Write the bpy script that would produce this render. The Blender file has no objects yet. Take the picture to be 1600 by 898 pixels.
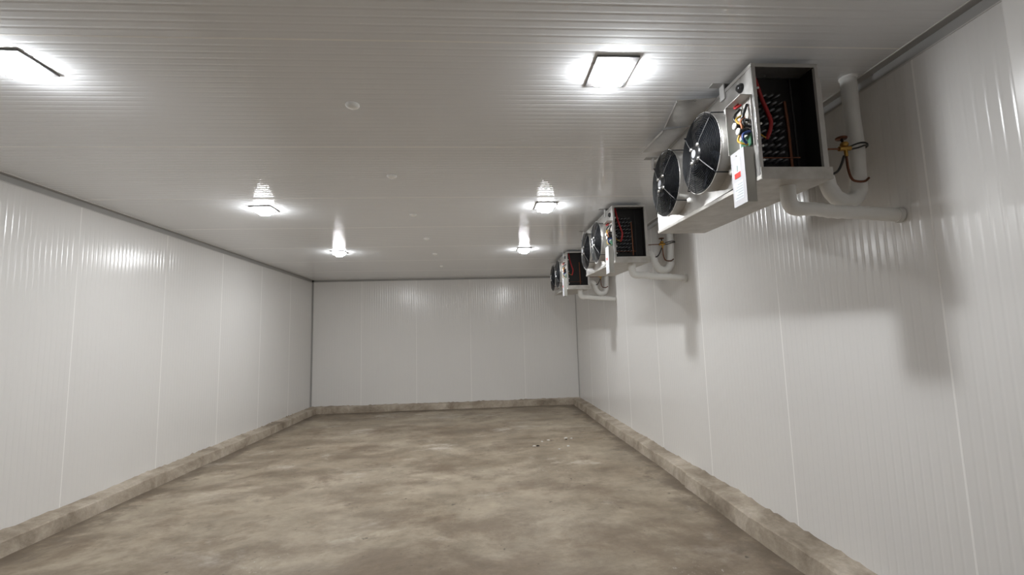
import bpy, math, random
from mathutils import Vector, Matrix

# ------------------------------------------------------------------ camera
SC = bpy.context.scene
COL = SC.collection
S = 1.0193                                   # metres per fitted unit (wall panels are 1.15 m wide)
CAM = Vector((0, 0, 1.438))
CEIL = 2.763
XL, XR, YB = -3.570, 2.079, 10.016
YF = -2.649                                  # front wall, behind the viewer
ZC, CW, MT = 0.117, 0.168, 0.056             # kerb height / width, corner trim leg
PITCH, YAW, ROLL = 0.1081, 0.0678, -0.0274
cp, sp, cy_, sy_ = math.cos(PITCH), math.sin(PITCH), math.cos(YAW), math.sin(YAW)
fwd = Vector((sy_*cp, cy_*cp, sp))
r0 = Vector((cy_, -sy_, 0))
u0 = r0.cross(fwd)
cr, sr = math.cos(ROLL), math.sin(ROLL)
right = cr*r0 + sr*u0
up = -sr*r0 + cr*u0
cam_d = bpy.data.cameras.new('camera')
cam = bpy.data.objects.new('camera', cam_d)
COL.objects.link(cam)
M4 = Matrix((right, up, -fwd)).transposed().to_4x4()
M4.translation = CAM
cam.matrix_world = M4
cam_d.sensor_fit = 'HORIZONTAL'
cam_d.sensor_width = 36
cam_d.lens = 722.0*36/1600
cam_d.clip_start = 0.05
SC.camera = cam

# ------------------------------------------------------------------ world, exposure
W = bpy.data.worlds.new('world')
SC.world = W
W.use_nodes = True
W.node_tree.nodes['Background'].inputs[0].default_value = (0.8, 0.85, 0.9, 1)
W.node_tree.nodes['Background'].inputs[1].default_value = 0.02
SC.view_settings.view_transform = 'Standard'
SC.view_settings.look = 'None'
SC.view_settings.gamma = 1
SC.view_settings.use_curve_mapping = False
SC.view_settings.exposure = 0.22
SC.cycles.max_bounces = 16
SC.cycles.diffuse_bounces = 10
SC.cycles.glossy_bounces = 6
LAMP = 100.0                                  # radiance of the LED lenses (lamps are built further down)

rnd = random.Random(7)
PI = math.pi

# ------------------------------------------------------------------ materials
def mat(name, base=(.5, .5, .5), rough=.5, metal=0.0, spec=0.5, emit=None, es=0.0):
    m = bpy.data.materials.new(name)
    m.use_nodes = True
    b = m.node_tree.nodes['Principled BSDF']
    b.inputs['Base Color'].default_value = (*base, 1)
    b.inputs['Roughness'].default_value = rough
    b.inputs['Metallic'].default_value = metal
    b.inputs['Specular IOR Level'].default_value = spec
    if emit:
        b.inputs['Emission Color'].default_value = (*emit, 1)
        b.inputs['Emission Strength'].default_value = es
    return m

def nodes(m):
    return m.node_tree.nodes, m.node_tree.links, m.node_tree.nodes['Principled BSDF']

def noise(N, L, co, scale, detail=4, rough=.55, dist=0.0):
    n = N.new('ShaderNodeTexNoise')
    n.inputs['Scale'].default_value = scale
    n.inputs['Detail'].default_value = detail
    n.inputs['Roughness'].default_value = rough
    n.inputs['Distortion'].default_value = dist
    L.new(co, n.inputs['Vector'])
    return n.outputs['Fac']

def ramp(N, L, fac, stops):
    r = N.new('ShaderNodeValToRGB')
    e = r.color_ramp.elements
    while len(e) < len(stops):
        e.new(0.5)
    for el, (p, c) in zip(e, stops):
        el.position = p
        el.color = (*c, 1) if len(c) == 3 else c
    L.new(fac, r.inputs['Fac'])
    return r.outputs['Color']

def mix(N, L, fac, a, b, mode='MIX'):
    n = N.new('ShaderNodeMix')
    n.data_type = 'RGBA'
    n.blend_type = mode
    for s, v in ((0, fac), (6, a), (7, b)):
        if isinstance(v, (int, float)):
            n.inputs[s].default_value = v
        elif isinstance(v, tuple):
            n.inputs[s].default_value = (*v, 1)
        else:
            L.new(v, n.inputs[s])
    return n.outputs[2]

def bump(N, L, b, h, strength, dist):
    n = N.new('ShaderNodeBump')
    n.inputs['Strength'].default_value = strength
    n.inputs['Distance'].default_value = dist
    L.new(h, n.inputs['Height'])
    L.new(n.outputs[0], b.inputs['Normal'])

def worldpos(N):
    return N.new('ShaderNodeNewGeometry').outputs['Position']

def objpos(N):
    return N.new('ShaderNodeTexCoord').outputs['Object']

def maprange(N, L, fac, a, b, c, d):
    n = N.new('ShaderNodeMapRange')
    n.inputs[1].default_value, n.inputs[2].default_value = a, b
    n.inputs[3].default_value, n.inputs[4].default_value = c, d
    L.new(fac, n.inputs[0])
    return n.outputs[0]

def mottled(name, c1, c2, scale, rough, rvar=.06, metal=0.0, spec=.5, world=True):
    m = mat(name, c1, rough, metal, spec)
    N, L, b = nodes(m)
    co = worldpos(N) if world else objpos(N)
    f = noise(N, L, co, scale, 4, .6)
    L.new(ramp(N, L, f, [(.3, c1), (.7, c2)]), b.inputs['Base Color'])
    L.new(maprange(N, L, f, .3, .7, rough - rvar, rough + rvar), b.inputs['Roughness'])
    return m

PANEL = mottled('painted_steel_panel', (.76, .75, .737), (.775, .765, .75), .8, .19, .015)
CPANEL = mottled('painted_steel_ceiling', (.85, .868, .89), (.865, .882, .905), .9, .055, .006, spec=.35)
SEAL = mat('white_sealant', (.96, .955, .94), .9, spec=.02)
WALLSEAL = mat('wall_sealant', (.88, .87, .855), .8, spec=.1)
GREYTRIM = mottled('grey_metal_trim', (.36, .356, .348), (.42, .414, .405), 2.5, .38, .05)
LIGHTTRIM = mat('pale_trim_edge', (.62, .61, .59), .4)

def concrete_floor():
    m = mat('damp_concrete', (.3, .26, .2), .6)
    N, L, b = nodes(m)
    co = worldpos(N)
    # streaky patches, a bit longer across the room than along it
    mp = N.new('ShaderNodeMapping')
    mp.inputs['Scale'].default_value = (.8, 1.0, 1)
    L.new(co, mp.inputs['Vector'])
    st = mp.outputs[0]
    big = noise(N, L, st, .75, 8, .66, .15)
    mid = noise(N, L, st, 2.6, 9, .70, .2)
    fine = noise(N, L, co, 22, 5, .7)
    c = ramp(N, L, big, [(.30, (.225, .176, .125)), (.44, (.325, .268, .197)), (.58, (.405, .345, .265)), (.72, (.48, .422, .342))])
    c2 = ramp(N, L, mid, [(.32, (.50, .47, .43)), (.5, (.86, .85, .83)), (.66, (1.10, 1.10, 1.10))])
    c = mix(N, L, .85, c, c2, 'MULTIPLY')
    # rusty brown stains
    rust = noise(N, L, st, 1.7, 8, .68, .15)
    rf = ramp(N, L, rust, [(.56, (0, 0, 0)), (.70, (.6, .6, .6))])
    c = mix(N, L, rf, c, (.150, .094, .052))
    # pale laitance patches
    pale = noise(N, L, st, 1.05, 8, .7, .3)
    pf = ramp(N, L, pale, [(.57, (0, 0, 0)), (.70, (.7, .7, .7))])
    c = mix(N, L, pf, c, (.62, .57, .50))
    # trodden-in dirt towards the doorway, with its own ragged outline
    sep = N.new('ShaderNodeSeparateXYZ'); L.new(co, sep.inputs[0])
    near = maprange(N, L, sep.outputs['Y'], 1.6, 4.4, 1.0, 0.0)
    dn = noise(N, L, st, 1.25, 9, .70, .25)
    ad = N.new('ShaderNodeMath'); ad.operation = 'MULTIPLY_ADD'
    L.new(near, ad.inputs[0]); ad.inputs[1].default_value = .215; L.new(dn, ad.inputs[2])
    df = ramp(N, L, ad.outputs[0], [(.50, (0, 0, 0)), (.60, (.55, .55, .55)), (.72, (.92, .92, .92))])
    c = mix(N, L, df, c, (.150, .108, .070))
    # ragged damp dirt plus painted contact shade along the foot of the kerbs
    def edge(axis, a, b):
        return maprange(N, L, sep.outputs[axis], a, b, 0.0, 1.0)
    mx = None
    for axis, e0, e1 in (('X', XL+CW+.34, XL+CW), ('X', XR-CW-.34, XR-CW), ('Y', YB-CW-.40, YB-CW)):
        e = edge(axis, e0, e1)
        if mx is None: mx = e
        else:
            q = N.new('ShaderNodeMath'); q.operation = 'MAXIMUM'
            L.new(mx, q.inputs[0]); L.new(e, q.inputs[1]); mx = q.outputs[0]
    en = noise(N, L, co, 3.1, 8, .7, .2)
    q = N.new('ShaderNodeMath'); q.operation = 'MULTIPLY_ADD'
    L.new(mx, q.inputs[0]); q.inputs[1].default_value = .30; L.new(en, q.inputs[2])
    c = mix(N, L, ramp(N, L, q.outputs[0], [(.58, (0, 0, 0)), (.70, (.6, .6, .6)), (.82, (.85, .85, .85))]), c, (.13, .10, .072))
    # small white splashes
    sp1 = noise(N, L, co, 1.1, 3, .5)
    sp2 = noise(N, L, co, 34, 6, .75)
    a = ramp(N, L, sp1, [(.60, (0, 0, 0)), (.66, (1, 1, 1))])
    d = ramp(N, L, sp2, [(.60, (0, 0, 0)), (.66, (1, 1, 1))])
    c = mix(N, L, mix(N, L, 1.0, a, d, 'MULTIPLY'), c, (.55, .52, .48))
    # dark pits
    vo = noise(N, L, co, 13, 4, .55)
    pit = ramp(N, L, vo, [(.27, (.42, .42, .42)), (.33, (1, 1, 1))])
    c = mix(N, L, 1.0, c, pit, 'MULTIPLY')
    c = mix(N, L, .35, c, ramp(N, L, fine, [(.3, (.8, .8, .8)), (.7, (1.12, 1.12, 1.12))]), 'MULTIPLY')
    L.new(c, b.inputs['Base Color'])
    L.new(maprange(N, L, mid, .3, .7, .42, .72), b.inputs['Roughness'])
    h = mix(N, L, .3, mid, fine)
    bump(N, L, b, h, .35, .02)
    return m
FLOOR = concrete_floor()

def kerb_mat():
    m = mat('kerb_concrete', (.33, .29, .23), .85)
    N, L, b = nodes(m)
    co = worldpos(N)
    f = noise(N, L, co, 2.2, 7, .65, .5)
    g = noise(N, L, co, 26, 5, .7)
    c = ramp(N, L, f, [(.30, (.20, .160, .118)), (.5, (.40, .340, .268)), (.66, (.55, .485, .405))])
    c = mix(N, L, .5, c, ramp(N, L, g, [(.3, (.7, .7, .7)), (.7, (1.15, 1.15, 1.15))]), 'MULTIPLY')
    L.new(c, b.inputs['Base Color'])
    bump(N, L, b, g, .6, .01)
    return m
KERB = kerb_mat()
GALV = mottled('galvanised_steel', (.50, .49, .475), (.66, .65, .635), 9, .36, .1, .85, world=False)
GALVD = mottled('dull_zinc_sheet', (.46, .45, .425), (.56, .55, .53), 6, .5, .06, .25, world=False)
STAIN = mottled('stained_pan_metal', (.40, .38, .345), (.60, .585, .555), 9, .5, .1, .35, world=False)
WHITEINS = mottled('white_foam_sleeve', (.79, .79, .765), (.86, .86, .84), 7, .55, .06, world=False)
TAPE = mat('white_tape', (.78, .78, .76), .4)
BLACK = mat('black_coated_metal', (.006, .007, .009), .55, spec=.25)
ARM = mat('dull_steel_arm', (.20, .20, .205), .4, .6)
BLADE = mat('black_fan_blade', (.008, .010, .016), .5, spec=.2)
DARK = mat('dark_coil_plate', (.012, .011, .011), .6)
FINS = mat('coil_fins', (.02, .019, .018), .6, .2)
BEND = mat('tarnished_bend', (.20, .205, .22), .36, .75)
COPPER = mat('copper', (.15, .062, .036), .36, .85)
BRASS = mat('brass', (.46, .27, .065), .35, .8)
RED = mat('red_rubber', (.36, .014, .017), .45)
REDP = mat('red_print', (.50, .03, .02), .5)
PAPER = mat('white_paper', (.50, .515, .56), .5)
INK = mat('grey_ink', (.25, .30, .29), .6)
LIDW = mat('pale_painted_lid', (.40, .395, .41), .45)
LIDS = mat('grey_lid_side', (.42, .415, .38), .5)
PCB = mat('green_board', (.035, .13, .075), .5)
YEL = mat('yellow_wire', (.50, .31, .035), .45)
BLUE = mat('blue_wire', (.03, .06, .20), .45)
ORANGE = mat('orange_wire', (.52, .20, .10), .45)
BLKP = mat('black_plastic', (.015, .015, .016), .3)
WHITEP = mat('white_plastic', (.90, .90, .88), .35)
LAMPBODY = mat('grey_lamp_plate', (.16, .155, .155), .5)
LENS = mat('led_lens', (.9, .9, .88), .3, emit=(.965, .985, 1.0), es=LAMP)
LENSRIM = mat('led_lens_rim', (.9, .9, .88), .3, emit=(.965, .985, 1.0), es=LAMP*.9)
CORE = mat('led_array', (.9, .9, .88), .3, emit=(.965, .985, 1.0), es=LAMP*8.0)
LEDCELL = mat('led_lens_cell', (.9, .9, .88), .2, emit=(.965, .985, 1.0), es=LAMP*.02)
LEDCELL.cycles.emission_sampling = 'NONE'
FLAKE = mat('white_plaster_flake', (.58, .56, .52), .7)
DIRT = mat('dark_grit', (.035, .028, .022), .8)

# ------------------------------------------------------------------ mesh helpers
class MB:
    def __init__(s):
        s.v, s.f, s.sm, s.mi = [], [], [], []
        s.cur = 0
    def add(s, vs, fs, smooth=False):
        n = len(s.v)
        s.v += [tuple(p) for p in vs]
        for f in fs:
            s.f.append(tuple(i + n for i in f)); s.sm.append(smooth); s.mi.append(s.cur)
        return s
    def box(s, a, b, mtx=None):
        x0, y0, z0 = a; x1, y1, z1 = b
        vs = [Vector(p) for p in ((x0,y0,z0),(x1,y0,z0),(x1,y1,z0),(x0,y1,z0),(x0,y0,z1),(x1,y0,z1),(x1,y1,z1),(x0,y1,z1))]
        if mtx: vs = [mtx @ p for p in vs]
        return s.add(vs, [(0,3,2,1),(4,5,6,7),(0,1,5,4),(1,2,6,5),(2,3,7,6),(3,0,4,7)])
    def tube(s, pts, r, n=10, caps=True, smooth=True):
        pts = [Vector(p) for p in pts]
        rs = r if isinstance(r, (list, tuple)) else [r]*len(pts)
        rings = []
        prev = None
        for i, p in enumerate(pts):
            t = (pts[min(i+1, len(pts)-1)] - pts[max(i-1, 0)]).normalized()
            if prev is None:
                a = Vector((0,0,1)) if abs(t.z) < .9 else Vector((1,0,0))
                u = t.cross(a).normalized()
            else:
                u = (prev - t*prev.dot(t)).normalized()
            prev = u
            w = t.cross(u)
            rings.append([p + rs[i]*(math.cos(2*PI*k/n)*u + math.sin(2*PI*k/n)*w) for k in range(n)])
        vs = [q for ring in rings for q in ring]
        fs = [(i*n+k, i*n+(k+1)%n, (i+1)*n+(k+1)%n, (i+1)*n+k) for i in range(len(pts)-1) for k in range(n)]
        s.add(vs, fs, smooth)
        if caps:
            s.add(rings[0], [tuple(reversed(range(n)))])
            s.add(rings[-1], [tuple(range(n))])
        return s
    def lathe(s, prof, c, axis='x', n=28, smooth=True, closed=False):
        # prof: list of (axial, radius)
        c = Vector(c)
        def pt(a, r, t):
            if axis == 'x': return c + Vector((a, r*math.cos(t), r*math.sin(t)))
            if axis == 'y': return c + Vector((r*math.cos(t), a, r*math.sin(t)))
            return c + Vector((r*math.cos(t), r*math.sin(t), a))
        vs = [pt(a, r, 2*PI*k/n) for a, r in prof for k in range(n)]
        m = len(prof)
        fs = [(i*n+k, i*n+(k+1)%n, ((i+1)%m)*n+(k+1)%n, ((i+1)%m)*n+k) for i in range(m if closed else m-1) for k in range(n)]
        return s.add(vs, fs, smooth)
    def build(s, name, m, parent=None, loc=None, bevel=0.0, solid=0.0):
        me = bpy.data.meshes.new(name)
        me.from_pydata(s.v, [], s.f)
        for mm in (m if isinstance(m, (list, tuple)) else [m]):
            me.materials.append(mm)
        me.polygons.foreach_set('use_smooth', s.sm)
        me.polygons.foreach_set('material_index', s.mi)
        me.update()
        o = bpy.data.objects.new(name, me)
        COL.objects.link(o)
        if parent: o.parent = parent
        if loc: o.location = loc
        if solid:
            md = o.modifiers.new('solidify', 'SOLIDIFY'); md.thickness = solid; md.offset = 0
        if bevel:
            md = o.modifiers.new('bevel', 'BEVEL'); md.width = bevel; md.segments = 2; md.limit_method = 'ANGLE'
        return o

def empty(name, loc):
    o = bpy.data.objects.new(name, None)
    COL.objects.link(o)
    o.location = loc
    o.empty_display_size = .1
    return o

def tag(o, label, cat, group=None):
    o['label'] = label
    o['category'] = cat
    if group: o['group'] = group
    return o

def copy_tree(o, parent=None, skip=()):
    c = o.copy()
    COL.objects.link(c)
    if parent: c.parent = parent
    for ch in list(o.children):
        if ch.name.split('.')[0] in skip: continue
        copy_tree(ch, c, skip)
    return c

def struct(o):
    o['kind'] = 'structure'
    return o

def smooth_path(pts, n=6):
    # Catmull-Rom through the points
    P = [Vector(p) for p in pts]
    P = [P[0]*2 - P[1]] + P + [P[-1]*2 - P[-2]]
    out = []
    for i in range(1, len(P)-2):
        for k in range(n):
            t = k/n
            a, b, c, d = P[i-1], P[i], P[i+1], P[i+2]
            out.append(.5*((2*b) + (c-a)*t + (2*a-5*b+4*c-d)*t*t + (3*b-a-3*c+d)*t**3))
    out.append(P[-2])
    return out

# ------------------------------------------------------------------ the setting: panelled shell
RIB, AMP, GROOVE = 0.05, 0.0010, 0.011
def panel_mesh(w, h, t0=0.003):
    """micro-ribbed sheet: width along local X, length along local Y, face towards +Z; edges folded back"""
    key = (round(w, 4), round(h, 4))
    if key in panel_mesh.cache: return panel_mesh.cache[key]
    e = .002
    xs = [(0, 0)]
    x = e
    n = max(1, int(round((w-2*e)/RIB)))
    pit = (w-2*e)/n
    for i in range(1, n):                    # narrow rolled grooves between flat strips
        for q in (-1.25, -1, -.75, -.5, -.2, .2, .5, .75, 1, 1.25):
            xs.append((e+pit*i+q*GROOVE, -AMP*(1+math.cos(PI*max(-1, min(1, q))))/2))
    xs += [(w, 0)]
    v = [(a, y, z) for y in (0, h) for a, z in xs]
    m = len(xs)
    me = bpy.data.meshes.new('panel')
    me.from_pydata(v, [], [(i, i+1, m+i+1, m+i) for i in range(m-1)])
    me.polygons.foreach_set('use_smooth', [True]*(m-1))
    me.update()
    panel_mesh.cache[key] = me
    return me
panel_mesh.cache = {}

def panelled(name, origin, ux, uy, uz, length, height, seams, m, slab=.08, seam_r=.005):
    """a wall or ceiling: backing slab (the named object) with one child per panel and per sealant bead.
       ux: direction along which panels follow each other, uy: panel length direction, uz: into the room"""
    R3 = Matrix((ux, uy, uz)).transposed()
    T = R3.to_4x4(); T.translation = Vector(origin)
    b = MB().box((0, 0, -slab), (length, height, -.008))
    root = struct(b.build(name, m))
    root.matrix_world = T
    cuts = [0.0] + [s for s in seams if .02 < s < length-.02] + [length]
    for a, c in zip(cuts[:-1], cuts[1:]):
        me = panel_mesh(c-a-.003, height)
        if not me.materials: me.materials.append(m)
        o = bpy.data.objects.new('panel', me if me.materials[0] == m else me.copy())
        if o.data.materials[0] != m: o.data.materials[0] = m
        COL.objects.link(o); o.parent = root
        o.location = (a+.0015, 0, 0)
    for s in cuts[1:-1]:
        k = MB()
        pr = [(-seam_r, -.002), (-seam_r, .0004), (-.4*seam_r, .0004), (.4*seam_r, .0004), (seam_r, .0004), (seam_r, -.002)]
        k.add([(s+x, y, z) for y in (0, height) for x, z in pr], [(i, i+1, 7+i, 6+i) for i in range(5)], False)
        o = k.build('sealant_bead', SEAL if m == CPANEL else WALLSEAL, root)
    return root

V = Vector
cs = [1.951 + 1.15*k for k in range(-4, 9)]
# floor slab
fl = MB()
nx, ny = 24, 44
FX0, FX1, FY0, FY1 = XL-.1, XR+.1, YF-.1, YB+.1
fv = []
for j in range(ny+1):
    for i in range(nx+1):
        x = FX0+(FX1-FX0)*i/nx; y = FY0+(FY1-FY0)*j/ny
        fv.append((x, y, .003*math.sin(1.7*x+.6*y)*math.sin(.9*y-.8*x)))
fl.add(fv, [(j*(nx+1)+i, j*(nx+1)+i+1, (j+1)*(nx+1)+i+1, (j+1)*(nx+1)+i) for j in range(ny) for i in range(nx)], True)
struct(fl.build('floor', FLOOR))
# ceiling: panels follow each other along +Y, ribs run along X, face down
panelled('ceiling', (XL, YF, CEIL), V((0,1,0)), V((1,0,0)), V((0,0,-1)), YB-YF, XR-XL, [c-YF for c in cs], CPANEL)
# left wall faces +X:  Y x Z = +X
panelled('wall_left', (XL, YF, 0), V((0,1,0)), V((0,0,1)), V((1,0,0)), YB-YF, CEIL, [c+.05-YF for c in cs], PANEL)
# right wall faces -X:  (-Y) x Z = -X
JX, JY = 1.95, 1.469                          # the room is a little narrower in front of the jog
panelled('wall_right', (XR, YB, 0), V((0,-1,0)), V((0,0,1)), V((-1,0,0)), YB-JY, CEIL, [YB-c for c in reversed(cs) if c > JY], PANEL)
panelled('wall_right_near', (JX, JY, 0), V((0,-1,0)), V((0,0,1)), V((-1,0,0)), JY-YF, CEIL, [1.15, 2.3, 3.45], PANEL, slab=.13)
# back wall faces -Y:  X x Z = -Y
panelled('wall_back', (XL, YB, 0), V((1,0,0)), V((0,0,1)), V((0,-1,0)), XR-XL, CEIL, [1.03+1.15*k for k in range(5)], PANEL)
# front wall faces +Y:  (-X) x Z = +Y
panelled('wall_front', (XR, YF, 0), V((-1,0,0)), V((0,0,1)), V((0,1,0)), XR-XL, CEIL, [1.15*k for k in range(1, 5)], PANEL)

# corner trims (angle strips)
def angle_strip(name, p0, p1, da, db, leg=MT, t=.003):
    """two sheet legs from the corner line p0-p1, one along da, one along db, with a pale folded edge"""
    p0, p1, da, db = V(p0), V(p1), V(da), V(db)
    b = MB()
    def leg_slab(d, nrm, a0, a1, tt):
        q = [p0+d*a0, p1+d*a0, p1+d*a1, p0+d*a1]
        vs = q + [x+nrm*tt for x in q]
        b.add(vs, [(0,3,2,1),(4,5,6,7),(0,1,5,4),(1,2,6,5),(2,3,7,6),(3,0,4,7)])
    leg_slab(da, db, 0, leg-.006, t); leg_slab(db, da, 0, leg-.006, t)
    root = struct(b.build(name, GREYTRIM))
    for d, nrm in ((da, db), (db, da)):
        b = MB(); leg_slab(d, nrm, leg-.006, leg, t+.001)
        b.build('pale_edge', LIGHTTRIM, root)
    return root
angle_strip('trim_1', (XL, YF, CEIL), (XL, YB, CEIL), (1,0,0), (0,0,-1))
angle_strip('trim_2', (XR, JY, CEIL), (XR, YB, CEIL), (-1,0,0), (0,0,-1))
angle_strip('trim_3', (XL, YB, CEIL), (XR, YB, CEIL), (0,-1,0), (0,0,-1), .045)
angle_strip('trim_4', (XL, YB, ZC), (XL, YB, CEIL), (1,0,0), (0,-1,0), .035)
angle_strip('trim_5', (XR, YB, ZC), (XR, YB, CEIL), (-1,0,0), (0,-1,0), .02)

# concrete kerbs (cast in place, uneven)
def kerb(name, p0, p1, inward, wfun, hfun, step=.045, seed=1):
    rg = random.Random(seed)
    p0, p1, n = V(p0), V(p1), V(inward)
    Ln = (p1-p0).length
    d = (p1-p0)/Ln
    m = int(Ln/step)
    prof_n = 8
    b = MB(); vs = []
    ph = [rg.uniform(0, 6.28) for _ in range(6)]
    for i in range(m+1):
        s = Ln*i/m
        wob = .005*math.sin(1.9*s+ph[0]) + .003*math.sin(5.3*s+ph[1]) + rg.uniform(-.0025, .0025)
        hob = .0025*math.sin(1.3*s+ph[2]) + .0025*math.sin(6.1*s+ph[3]) + rg.uniform(-.002, .002)
        w, h = wfun(s)+wob, hfun(s)+hob
        chip = max(0, rg.gauss(0, .003))
        bk = max(0, rg.gauss(.002, .006)) + .004*max(0, math.sin(3.7*s+ph[4]))
        prof = [(0, h+.006+bk), (.012+bk, h+.004+bk*.4), (.05, h+.001), (w*.62, h-.001), (w-.018-chip, h-.003), (w-.008-chip*.5, h-.011-chip), (w+.002, h*.45), (w+.010, -.01)]
        vs += [p0+d*s+n*a+V((0,0,z)) for a, z in prof]
    for k0, k1 in ((0, 4), (4, 5), (5, 7)):
        n_ = k1-k0+1
        sub = [vs[i*prof_n+k] for i in range(m+1) for k in range(k0, k1+1)]
        b.add(sub, [(i*n_+k, i*n_+k+1, (i+1)*n_+k+1, (i+1)*n_+k) for i in range(m) for k in range(n_-1)], True)
    return struct(b.build(name, KERB))
kerb('baseboard_left', (XL, YF, 0), (XL, YB, 0), (1,0,0), lambda s: CW, lambda s: ZC, seed=3)
stepY = 4.42
def wr(s):
    y = JY+s
    return CW + (.022 if y < stepY else 0) + (.012*math.exp(-((y-stepY-.08)/.06)**2))
def hr(s):
    y = JY+s
    return ZC + (.006 if y < stepY else -.002) + .012*math.exp(-((y-stepY-.1)/.12)**2)
kerb('baseboard_right', (XR, JY, 0), (XR, YB, 0), (-1,0,0), wr, hr, seed=5)
kerb('baseboard_back', (XL, YB, 0), (XR, YB, 0), (0,-1,0), lambda s: CW-.02, lambda s: ZC, seed=8)
kerb('baseboard_right_near', (JX, YF, 0), (JX, JY, 0), (-1,0,0), lambda s: CW-.02, lambda s: ZC, seed=9)

# ------------------------------------------------------------------ ceiling lamps
def make_lamp(round_lens):
    root = empty('ceiling_lamp', (0, 0, CEIL))
    h = .105
    hy = h if round_lens else .135
    MB().box((-h, -hy, -.010), (h, hy, -.001)).build('mounting_plate', LAMPBODY, root, bevel=.003)
    b, rim = MB(), MB()
    if round_lens:
        b.lathe([(-.036, .084), (-.043, .070), (-.045, .0005)], (0,0,0), 'z', 28)
        rim.lathe([(-.010, .090), (-.025, .089), (-.036, .084)], (0,0,0), 'z', 28)
    else:
        w = .076
        for z0, z1, a0, a1 in ((-.010, -.036, w, w-.001), (-.036, -.044, w-.001, w-.010)):
            vs = [(sx*a, sy*a, z) for z, a in ((z0, a0), (z1, a1)) for sx, sy in ((-1,-1),(1,-1),(1,1),(-1,1))]
            (rim if z0 == -.010 else b).add(vs, [(0,1,5,4),(1,2,6,5),(2,3,7,6),(3,0,4,7)])
        a = w-.010
        b.add([(-a,-a,-.044),(a,-a,-.044),(a,a,-.044),(-a,a,-.044)], [(0,3,2,1)])
    b.build('lens', LENS, root)
    rim.build('lens_rim', LENSRIM, root)
    b = MB(); w0, w1 = .045, .038
    vs = [(sx*a, sy*a, z) for z, a in ((-.043, w0), (-.062, w1)) for sx, sy in ((-1,-1),(1,-1),(1,1),(-1,1))]
    b.cur = 1; b.add(vs, [(0,1,5,4),(1,2,6,5),(2,3,7,6),(3,0,4,7)])
    b.cur = 0; b.add(vs[4:], [(0,1,2,3)])
    b.build('led_array', [CORE, LENS], root)
    # the little lens bumps over the diodes
    b = MB()
    for i in range(6):
        for j in range(6):
            x, y = (i-2.5)*.024, (j-2.5)*.024
            if max(abs(x), abs(y)) < .047 or (round_lens and math.hypot(x, y) > .07): continue
            b.lathe([(-.042, .008), (-.047, .006), (-.049, .0005)], (x, y, 0), 'z', 8)
    o = b.build('led_cells', LEDCELL, root)
    o['kind'] = 'stuff'
    return root
lampR, lampL = make_lamp(False), make_lamp(True)
LAMPS = [
    (0.678, 2.165, 0, 'square LED ceiling lamp, the near one beside the large nearest cooling unit'),
    (0.672, 4.550, 0, 'square LED ceiling lamp beside the middle cooling unit'),
    (0.665, 6.850, 0, 'square LED ceiling lamp beside the farthest cooling unit'),
    (-2.120, 2.150, 1, 'round-lensed LED ceiling lamp cut off by the left picture edge'),
    (-2.105, 4.570, 1, 'round-lensed LED ceiling lamp, middle of the left row'),
    (-2.075, 6.870, 1, 'round-lensed LED ceiling lamp, farthest of the left row'),
]
first = {0: True, 1: True}
for x, y, k, lab in LAMPS:
    p = (lampR, lampL)[k]
    o = p if first[k] else copy_tree(p)
    first[k] = False
    o.location = (x, y, CEIL)
    tag(o, lab, 'lamp', 'LED lamps on the ceiling')

# ------------------------------------------------------------------ ceiling caps over the hanging bolts
CAPLAB = ['round white plastic cap on the ceiling, the nearest and largest of the row',
          'round white plastic cap on the ceiling, second nearest of the row',
          'round white plastic cap on the ceiling, third nearest of the row',
          'small white plastic cap on the ceiling, fourth from the viewer',
          'small white plastic cap on the ceiling, fifth from the viewer',
          'tiny white plastic cap on the ceiling, farthest of the row']
for i, y in enumerate((2.518, 3.660, 4.827, 6.005, 7.109, 8.314)):
    b = MB().lathe([(-.001, .038), (-.006, .039), (-.014, .034), (-.021, .022), (-.024, .0005)], (0,0,0), 'z', 24)
    o = b.build('ceiling_fastener', WHITEP, loc=(-.698, y, CEIL))
    tag(o, CAPLAB[i], 'fastener', 'white fasteners along the ceiling')

# ------------------------------------------------------------------ evaporator cooling units
L_, D_, TOP = 1.26, .33, -.035
BN, BFAR = -.615, -.585                       # underside at the near and far end
FANY = (.405, .905); FANZ = -.325; FANR = .205

def cell_with_hole(b, y0, y1, z0, z1, cy, cz, r, n=40):
    angs = [2*PI*k/n for k in range(n)]
    for Y in (y0, y1):
        for Z in (z0, z1): angs.append(math.atan2(Z-cz, Y-cy) % (2*PI))
    angs = sorted(angs)
    inner, outer = [], []
    for t in angs:
        c, s = math.cos(t), math.sin(t)
        k = min(((y1-cy)/c if c > 1e-9 else (y0-cy)/c if c < -1e-9 else 1e9), ((z1-cz)/s if s > 1e-9 else (z0-cz)/s if s < -1e-9 else 1e9))
        inner.append((0, cy+r*c, cz+r*s)); outer.append((0, cy+k*c, cz+k*s))
    m = len(angs)
    b.add(inner+outer, [(i, (i+1) % m, m+(i+1) % m, m+i) for i in range(m)])

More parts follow.
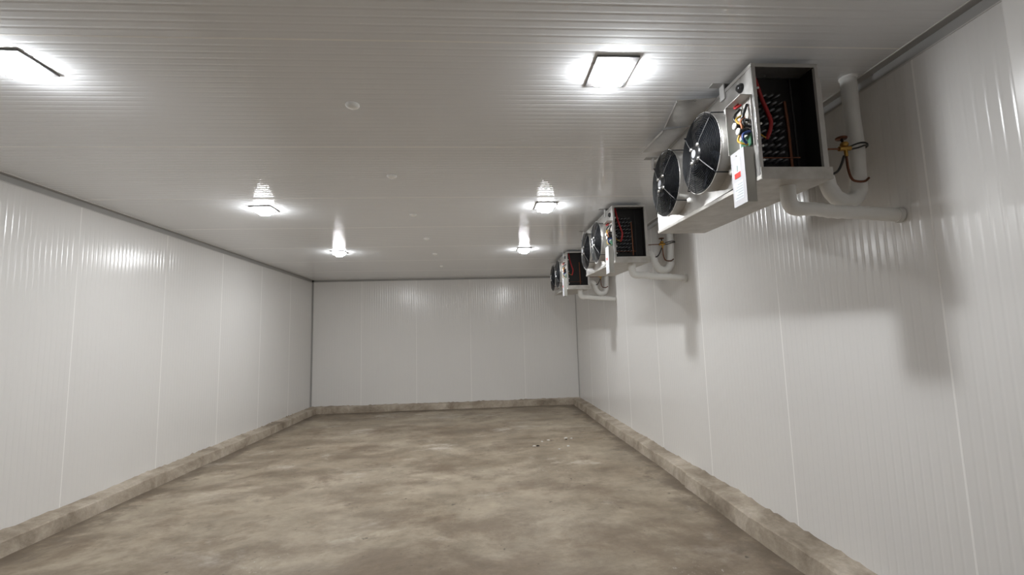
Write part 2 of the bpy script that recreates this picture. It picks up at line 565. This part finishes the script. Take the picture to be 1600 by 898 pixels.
def make_fan(parent, cy):
    # shroud: a flared steel ring standing proud of the fan plate
    c = (0, cy, FANZ)
    b = MB().lathe([(.03, .200), (.0, .203), (-.055, .206), (-.074, .214), (-.080, .222), (-.077, .226), (-.070, .219), (-.052, .211), (.0, .209)], c, 'x', 44)
    fan = b.build('fan', GALV, parent)
    # wire guard: concentric rings on a shallow dome, plus radial wires
    b = MB()
    dome = lambda r: -.082-.030*(1-(r/.224)**2)
    rr = .066
    while rr < .226:
        pts = [(dome(rr), cy+rr*math.cos(2*PI*k/36), FANZ+rr*math.sin(2*PI*k/36)) for k in range(37)]
        b.tube(pts, .0022, 5, False)
        rr += .0115
    for k in range(8):
        t = 2*PI*(k+.5)/8
        b.tube([(dome(q)+.003, cy+q*math.cos(t), FANZ+q*math.sin(t)) for q in (.05, .1, .16, .224)], .0022, 5)
    b.build('guard', BLACK, fan)
    # motor with a bulged front cap
    b = MB().lathe([(.03, .0005), (.03, .055), (-.06, .06), (-.098, .06), (-.112, .052), (-.118, .03), (-.119, .0005)], c, 'x', 24)
    b.build('motor', BLKP, fan)
    b = MB().lathe([(-.1195, .023), (-.1215, .021), (-.122, .0005)], c, 'x', 20)
    b.build('motor_label', PAPER, fan)
    # five swept blades
    for k in range(5):
        vs = []
        for i in range(6):
            q = .058+(.192-.058)*i/5
            sw = .25*(i/5)**1.3
            for j in range(5):
                t = 2*PI*k/5 + sw + (j/4-.5)*(1.02-.12*i/5)
                x = -.022 + (j/4-.5)*.062 - .006*math.sin(PI*j/4)
                vs.append((x, cy+q*math.cos(t), FANZ+q*math.sin(t)))
        bl = MB().add(vs, [(i*5+j, i*5+j+1, (i+1)*5+j+1, (i+1)*5+j) for i in range(5) for j in range(4)], True)
        bl.build('blade', BLADE, fan, solid=.003)
    # bright arms carrying guard and motor, ending in feet on the plate
    for k in range(4):
        t = PI/4 + PI/2*k
        c1, s1 = math.cos(t), math.sin(t)
        P = lambda x, q: (x, cy+q*c1, FANZ+q*s1)
        MB().tube([P(-.112, .055), P(-.108, .10), P(-.098, .16), P(-.090, .205)], .0027, 7).build('arm', ARM, fan)
        MB().tube([P(-.089, .205), P(-.089, .231), P(-.004, .234)], .0032, 6).build('wire_leg', BLACK, fan)
        b = MB().lathe([(.0, .017), (-.010, .016), (-.016, .010), (-.018, .0005)], P(0, .236), 'x', 10)
        b.build('foot', WHITEP, fan)
        MB().lathe([(-.108, .012), (-.118, .010), (-.121, .0005)], P(0, .056), 'x', 10).build('arm_bolt', GALV, fan)
    return fan

def make_unit():
    u = empty('evaporator_unit', (1.33, 2.03, CEIL))
    # fan plate
    b = MB()
    b.add([(0, .165, BN), (0, .0, BN), (0, .0, TOP), (0, .165, TOP)], [(0, 1, 2, 3)])
    mid = (FANY[0]+FANY[1])/2
    cell_with_hole(b, .165, mid, BFAR+.004, TOP, FANY[0], FANZ, FANR)
    cell_with_hole(b, mid, L_, BFAR+.004, TOP, FANY[1], FANZ, FANR)
    b.build('fan_plate', GALV, u, solid=.003)
    # top sheet with a folded edge
    b = MB().box((-.006, -.004, TOP-.003), (D_+.004, L_+.004, TOP))
    b.box((-.006, -.004, TOP-.018), (-.003, L_+.004, TOP-.003))
    b.build('top_panel', GALV, u)
    # far end panel, back rail
    MB().box((0, L_-.003, BFAR), (D_, L_, TOP)).build('end_panel', GALVD, u)
    # near end frame: four flanges around an open service bay
    b = MB().box((-.004, -.006, BN+.005), (.014, 0, TOP))
    b.box((-.004, -.006, BN+.005), (-.001, .05, TOP))
    fr = b.build('corner_post', GALV, u, bevel=.001)
    MB().box((.014, -.004, TOP-.018), (D_, 0, TOP-.001)).build('top_flange', GALVD, u)
    MB().box((D_-.014, -.004, BN+.06), (D_+.002, .012, TOP-.018)).build('rear_post', GALVD, u)
    b = MB().box((D_+.0, -.003, BN+.055), (D_+.012, .03, TOP-.07)); b.build('rear_flange', GALVD, u)
    # drip pan: shallow tray under the whole casing, sloping to the drain
    def pan_pt(x, y, dz): return (x, y, BN+(BFAR-BN)*y/L_+dz)
    b = MB()
    x0, x1 = -.003, D_+.022
    q = [pan_pt(x0, -.008, 0), pan_pt(x1, -.008, 0), pan_pt(x1, L_+.006, 0), pan_pt(x0, L_+.006, 0)]
    h1, h2, h3, h4 = .058, .058, .03, .012
    t = [pan_pt(x0, -.008, .058), pan_pt(x1, -.008, .058), pan_pt(x1, L_+.006, .045), pan_pt(x0, L_+.006, .022)]
    b.add(q+t, [(0,3,2,1), (0,1,5,4), (1,2,6,5), (2,3,7,6)])
    f0 = [pan_pt(x0, -.008, 0), pan_pt(x0, L_+.006, 0), pan_pt(x0, L_+.006, .022), pan_pt(x0, -.008, .02)]
    b.add(f0, [(0,1,2,3)])
    b.build('drip_pan', STAIN, u, solid=.004, bevel=.0012)
    # coil: fin block behind the fans and the end plate of the service bay
    b = MB()
    for k in range(60):
        y = .16+(L_-.02-.16)*k/59
        b.box((.10, y-.002, BFAR+.05), (D_-.006, y+.002, TOP-.03))
    o = b.build('coil_fins', FINS, u); o['kind'] = 'stuff'
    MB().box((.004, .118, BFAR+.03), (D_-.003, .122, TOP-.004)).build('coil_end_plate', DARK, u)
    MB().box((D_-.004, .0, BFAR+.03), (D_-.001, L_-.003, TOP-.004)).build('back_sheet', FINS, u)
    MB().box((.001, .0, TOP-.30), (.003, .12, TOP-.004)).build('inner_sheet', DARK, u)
    # return bends on the coil end plate, slanting rows
    bend = []
    for k in range(7):
        a = PI*k/6
        bend.append((-.018*math.cos(a), -.030*math.sin(a), -.009*math.cos(a)*1.0))
    me = None
    for i in range(5):
        for j in range(10):
            x = .040+.036*i + (.018 if j % 2 else 0); z = -.150-.037*j
            if me is None:
                o = MB().tube(bend, .0062, 6, False).build('return_bend', BEND, u); me = o.data
            else:
                o = bpy.data.objects.new('return_bend', me); COL.objects.link(o); o.parent = u
            o.location = (x, .116, z)
    # red heater lead, its yellow tail, copper header and cross pipe
    p = smooth_path([(.040, .06, -.050), (.046, .045, -.11), (.062, .035, -.20), (.082, .03, -.27), (.094, .03, -.315), (.088, .035, -.36), (.078, .05, -.395)])
    MB().tube(p, .0095, 8).build('heater_hose', RED, u)
    p = smooth_path([(.018, .04, -.335), (.030, .035, -.365), (.05, .035, -.385), (.074, .045, -.390)])
    MB().tube(p, .003, 6).build('yellow_lead', YEL, u)
    MB().tube([(.205, .075, -.19), (.208, .07, -.33), (.212, .075, -.53)], .0085, 8).build('copper_header', COPPER, u)
    MB().tube([(.018, .03, -.498), (.10, .028, -.499), (.225, .03, -.497)], .0034, 6).build('copper_cross_pipe', COPPER, u)
    MB().tube([(.245, .08, -.07), (.25, .08, -.30), (.255, .085, -.53)], .006, 8).build('dark_riser', DARK, u)
    # black cable gland on the fan plate
    b = MB().lathe([(-.022, .0005), (-.022, .016), (-.012, .018), (-.010, .024), (0, .024)], (0, .095, -.108), 'x', 18)
    b.build('cable_gland', BLKP, u)
    # terminal box: open tray on the fan plate
    b = MB()
    x, y0, y1, z0, z1 = -.062, .012, .150, -.44, -.185
    for a, c in (((x, y0, z1-.003), (0, y1, z1)), ((x, y1-.003, z0), (0, y1, z1)), ((-.012, y0, z0), (0, y0+.003, z1)), ((-.003, y0, z0), (-.001, y1, z1))):
        b.box(a, c)
    tb = b.build('terminal_box', GALVD, u)
    MB().box((-.012, .030, -.43), (-.008, .120, -.372)).build('circuit_board', PCB, tb)
    for yy, zz in ((.088, -.312), (.060, -.352)):
        b = MB().lathe([(0, .0005), (0, .017), (-.045, .017), (-.045, .0005)], (-.010, yy, zz), 'x', 14)
        b.build('capacitor', BLKP, tb)
        MB().lathe([(-.045, .0165), (-.050, .0165), (-.0505, .0005)], (-.010, yy, zz), 'x', 14).build('capacitor_cap', WHITEP, tb)
    ws = [(RED, [(-.02, .10, -.19), (-.045, .095, -.21), (-.05, .075, -.225), (-.03, .06, -.215)], .005),
          (BLKP, [(-.01, .105, -.215), (-.04, .11, -.25), (-.04, .10, -.285), (-.035, .075, -.30), (-.03, .05, -.27), (-.01, .045, -.22)], .007),
          (YEL, [(-.01, .085, -.255), (-.045, .085, -.275), (-.05, .07, -.30), (-.035, .055, -.33), (-.045, .085, -.38), (-.05, .06, -.41), (-.02, .045, -.425)], .0055),
          (ORANGE, [(-.02, .06, -.28), (-.048, .05, -.31), (-.045, .045, -.335), (-.04, .065, -.38)], .006),
          (BLUE, [(-.01, .04, -.36), (-.045, .035, -.375), (-.05, .035, -.40), (-.03, .04, -.42)], .007),
          (BLKP, [(-.01, .045, -.30), (-.04, .035, -.305), (-.04, .03, -.33), (-.01, .03, -.34)], .007)]
    for m, pts, r in ws:
        MB().tube(smooth_path(pts, 5), r, 6).build('wire', m, tb)
    # its lid, hanging in front of the lower half
    b = MB()
    lx0, lx1, ly0, ly1, lz0, lz1 = -.055, -.006, .032, .148, -.712, -.440
    b.cur = 0; b.box((lx0, ly0, lz0), (lx0+.003, ly1, lz1))
    b.cur = 1
    for a, c in (((lx0+.003, ly0, lz0), (lx1, ly0+.003, lz1)), ((lx0+.003, ly1-.003, lz0), (lx1, ly1, lz1)), ((lx0+.003, ly0+.003, lz0), (lx1, ly1-.003, lz0+.003))):
        b.box(a, c)
    lid = b.build('terminal_box_lid', [LIDW, LIDS], u)
    sx = lx0-.0008
    MB().box((sx, .066, lz0+.145), (lx0, .126, lz0+.232)).build('instruction_label', PAPER, lid)
    MB().box((sx-.0005, .090, lz0+.170), (sx, .101, lz0+.200)).build('printed_mark', INK, lid)
    MB().box((sx-.0004, .065, lz0+.138), (sx, .126, lz0+.166)).build('label_border', PAPER, lid)
    MB().box((sx-.0009, .069, lz0+.138), (sx-.0004, .122, lz0+.164)).build('red_label', REDP, lid)
    MB().box((sx, .054, lz0+.028), (lx0, .134, lz0+.120)).build('rating_sheet', PAPER, lid)
    b = MB()
    for k in range(6):
        b.box((sx-.0004, .060, lz0+.038+.013*k), (sx, .126-.012*(k % 3), lz0+.041+.013*k))
    o = b.build('printed_lines', INK, lid); o['kind'] = 'stuff'
    MB().lathe([(-.001, .006), (-.004, .004), (-.005, .0005)], (lx0, .096, lz1-.02), 'x', 8).build('lid_screw', GALV, lid)
    # mounting brackets hung from the ceiling
    for yb in (.235, 1.255):
        b = MB().box((-.070, yb, -.004), (D_+.02, yb+.045, 0)); b.box((-.012, yb, -.085), (-.004, yb+.045, -.004)); b.box((D_+.004, yb, -.06), (D_+.010, yb+.045, -.004))
        b.build('mounting_bracket', GREYTRIM, u, bevel=.001)
    for f in FANY: make_fan(u, f)
    for zz in (-.16, -.34, -.45, -.52):
        MB().lathe([(0, .006), (-.004, .005), (-.005, .0005)], (.022, -.001, zz), 'y', 8).build('screw', WHITEP, u)
    return u

u1 = make_unit()
tag(u1, 'nearest and largest twin-fan cooling unit with open end and raised deflector flaps', 'cooling unit', 'cooling units hung along the right wall')
u2 = copy_tree(u1); u2.location = (1.333, 4.44, CEIL)
tag(u2, 'middle twin-fan cooling unit hung between the nearest and farthest ones', 'cooling unit', 'cooling units hung along the right wall')
u3 = copy_tree(u1, skip=('return_bend',)); u3.location = (1.325, 6.93, CEIL)
tag(u3, 'farthest and smallest-looking twin-fan cooling unit near the back wall', 'cooling unit', 'cooling units hung along the right wall')

# sheet deflector flaps over the fans of the nearest unit
def flap(ya, yb, xa, xb, za, zb):
    b = MB()
    b.box((-.003, ya, TOP-.006), (0, yb, TOP-.003))
    vs = [(-.004, ya, TOP-.003), (-.004, yb, TOP-.003), (xb, yb-.01, zb), (xa, ya+.012, za)]
    b.add(vs, [(0, 1, 2, 3)])
    # stiffening lip along the outer edge
    b.add([(xa, ya+.012, za), (xb, yb-.01, zb), (xb, yb-.01, zb-.014), (xa, ya+.012, za-.014)], [(0, 1, 2, 3)])
    return b.build('deflector_flap', GALV, u1, solid=.0025)
flap(.315, .655, -.232, -.172, -.050, -.050)
flap(.665, 1.04, -.172, -.190, -.058, -.056)

# ------------------------------------------------------------------ insulated refrigerant pipes with brass valve
def make_riser():
    r = empty('refrigerant_pipe', (1.97, 2.2, CEIL))
    P = smooth_path([(0, 0, -.002), (.0, 0, -.18), (.003, 0, -.36), (.0, 0, -.50), (-.006, 0, -.585)], 5)
    MB().tube(P, [.037+.0012*math.sin(7*i) for i in range(len(P))], 18).build('riser_sleeve', WHITEINS, r)
    P = smooth_path([(-.004, 0, -.570), (-.012, 0, -.625), (-.040, 0, -.662), (-.085, 0, -.675), (-.135, 0, -.655), (-.168, 0, -.605), (-.185, 0, -.545), (-.215, 0, -.505), (-.285, .01, -.49)], 5)
    MB().tube(P, [.038+.001*math.sin(5*i) for i in range(len(P))], 18).build('bend_sleeve', WHITEINS, r)
    MB().lathe([(0, .042), (-.010, .0415), (-.012, .036)], (0, 0, 0), 'z', 20).build('ceiling_collar', SEAL, r)
    # brass expansion valve with copper and black capillaries, in front of the sleeve
    b = MB().tube([(-.135, -.05, -.415), (-.075, -.05, -.412)], .012, 10)
    b.tube([(-.100, -.05, -.412), (-.100, -.05, -.455)], .009, 10)
    b.lathe([(0, .0005), (0, .016), (.010, .020), (.020, .016), (.021, .0005)], (-.105, -.05, -.402), 'z', 14)
    v = b.build('expansion_valve', BRASS, r)
    MB().lathe([(0, .0005), (0, .026), (.008, .028), (.012, .02), (.013, .0005)], (-.100, -.03, -.355), 'z', 16).build('valve_head', COPPER, v)
    MB().tube([(-.100, -.04, -.385), (-.100, -.03, -.356)], .006, 8).build('valve_stem', BLKP, v)
    for dz in (0, -.022):
        p = smooth_path([(-.080, -.05, -.405+dz*.6), (-.045, -.062, -.392+dz), (.0, -.055, -.383+dz*.7), (.040, -.03, -.382+dz*.3), (.052, .0, -.388)], 5)
        MB().tube(p, .0045, 6).build('capillary', BLKP, v)
    p = smooth_path([(-.100, -.05, -.45), (-.098, -.05, -.52), (-.085, -.05, -.570), (-.060, -.05, -.585), (-.020, -.055, -.586), (.008, -.05, -.568)], 5)
    MB().tube(p, .006, 8).build('copper_tail', COPPER, v)
    MB().tube([(-.130, -.05, -.415), (-.20, -.045, -.415), (-.29, -.03, -.418)], .005, 8).build('feed_pipe', COPPER, v)
    p = smooth_path([(-.108, -.045, -.45), (-.130, -.045, -.50), (-.155, -.04, -.535), (-.20, -.02, -.55)], 4)
    MB().tube(p, .006, 8).build('equaliser_tube', BLKP, v)
    return r
RL = ['white insulated pipe with brass valve rising to ceiling behind the nearest cooling unit',
      'white insulated pipe with brass valve rising to ceiling behind the middle cooling unit',
      'white insulated pipe with brass valve rising to ceiling behind the farthest cooling unit']
DL = ['white insulated drain pipe bent from the nearest cooling unit into the right wall',
      'white insulated drain pipe bent from the middle cooling unit into the right wall',
      'white insulated drain pipe bent from the farthest cooling unit into the right wall']
r1 = make_riser()

def make_drain():
    # origin: drain outlet under the pan of the nearest unit
    d = empty('drain_pipe', (1.535, 2.14, CEIL+BN))
    P = smooth_path([(0, 0, .004), (-.001, 0, -.05), (.004, 0, -.085), (.022, 0, -.108), (.06, -.002, -.116)], 5)
    MB().tube(P, .036, 18).build('elbow_sleeve', WHITEINS, d)
    P = smooth_path([(.045, -.002, -.115), (.12, -.004, -.116), (.22, -.008, -.131), (.34, -.018, -.140), (.44, -.026, -.150), (.545, -.036, -.160)], 5)
    MB().tube(P, [.033+.002*math.sin(3*i) for i in range(len(P))], 18).build('run_sleeve', WHITEINS, d)
    MB().tube([(.520, -.034, -.158), (.543, -.036, -.160)], .038, 18).build('tape_collar', TAPE, d)
    return d
d1 = make_drain()
tag(r1, RL[0], 'pipe', 'insulated refrigerant pipes'); tag(d1, DL[0], 'pipe', 'insulated drain pipes')
for k, dy in ((1, 2.41), (2, 4.90)):
    o = copy_tree(r1); o.location = (1.97, 2.2+dy, CEIL); tag(o, RL[k], 'pipe', 'insulated refrigerant pipes')
    o = copy_tree(d1); o.location = (1.535, 2.14+dy, CEIL+BN); tag(o, DL[k], 'pipe', 'insulated drain pipes')

# ------------------------------------------------------------------ crumbs on the floor
DEB = [(.667, 6.286, .030, 0, 'white plaster flake on the floor beside the dark clod'),
       (.712, 6.281, .028, 1, 'dark clod of dirt on the floor beside a white flake'),
       (1.163, 6.690, .034, 0, 'wide white plaster flake, far right among the floor crumbs'),
       (1.235, 6.649, .024, 0, 'white plaster flake nearest the right kerb among the far crumbs'),
       (1.150, 6.600, .022, 1, 'dark speck of dirt between white flakes on the far floor'),
       (.898, 6.590, .022, 0, 'small white flake midway in the row of far floor crumbs'),
       (.800, 6.520, .018, 0, 'tiny white flake left of the midway floor crumb'),
       (.962, 6.054, .018, 0, 'tiny white flake nearest the viewer among the far crumbs'),
       (1.106, 6.204, .026, 0, 'white flake in front of the wide far floor crumb')]
for x, y, r, k, lab in DEB:
    b = MB(); n = 9
    ring = lambda q, z: [(q*.85*r*(1+.35*math.sin(3.1*i+x*9))*math.cos(2*PI*i/n), q*r*.7*(1+.3*math.cos(2.3*i+y*7))*math.sin(2*PI*i/n), z) for i in range(n)]
    b.add(ring(1, 0)+ring(.85, .008)+ring(.35, .013), [(a*n+i, a*n+(i+1) % n, (a+1)*n+(i+1) % n, (a+1)*n+i) for a in range(2) for i in range(n)] + [tuple(2*n+i for i in range(n))], False)
    o = b.build('plaster_flake' if k == 0 else 'dirt_clod', FLAKE if k == 0 else DIRT, loc=(x, y, .003*math.sin(1.7*x+.6*y)*math.sin(.9*y-.8*x)-.001))
    tag(o, lab, 'debris', 'crumbs on the concrete floor')
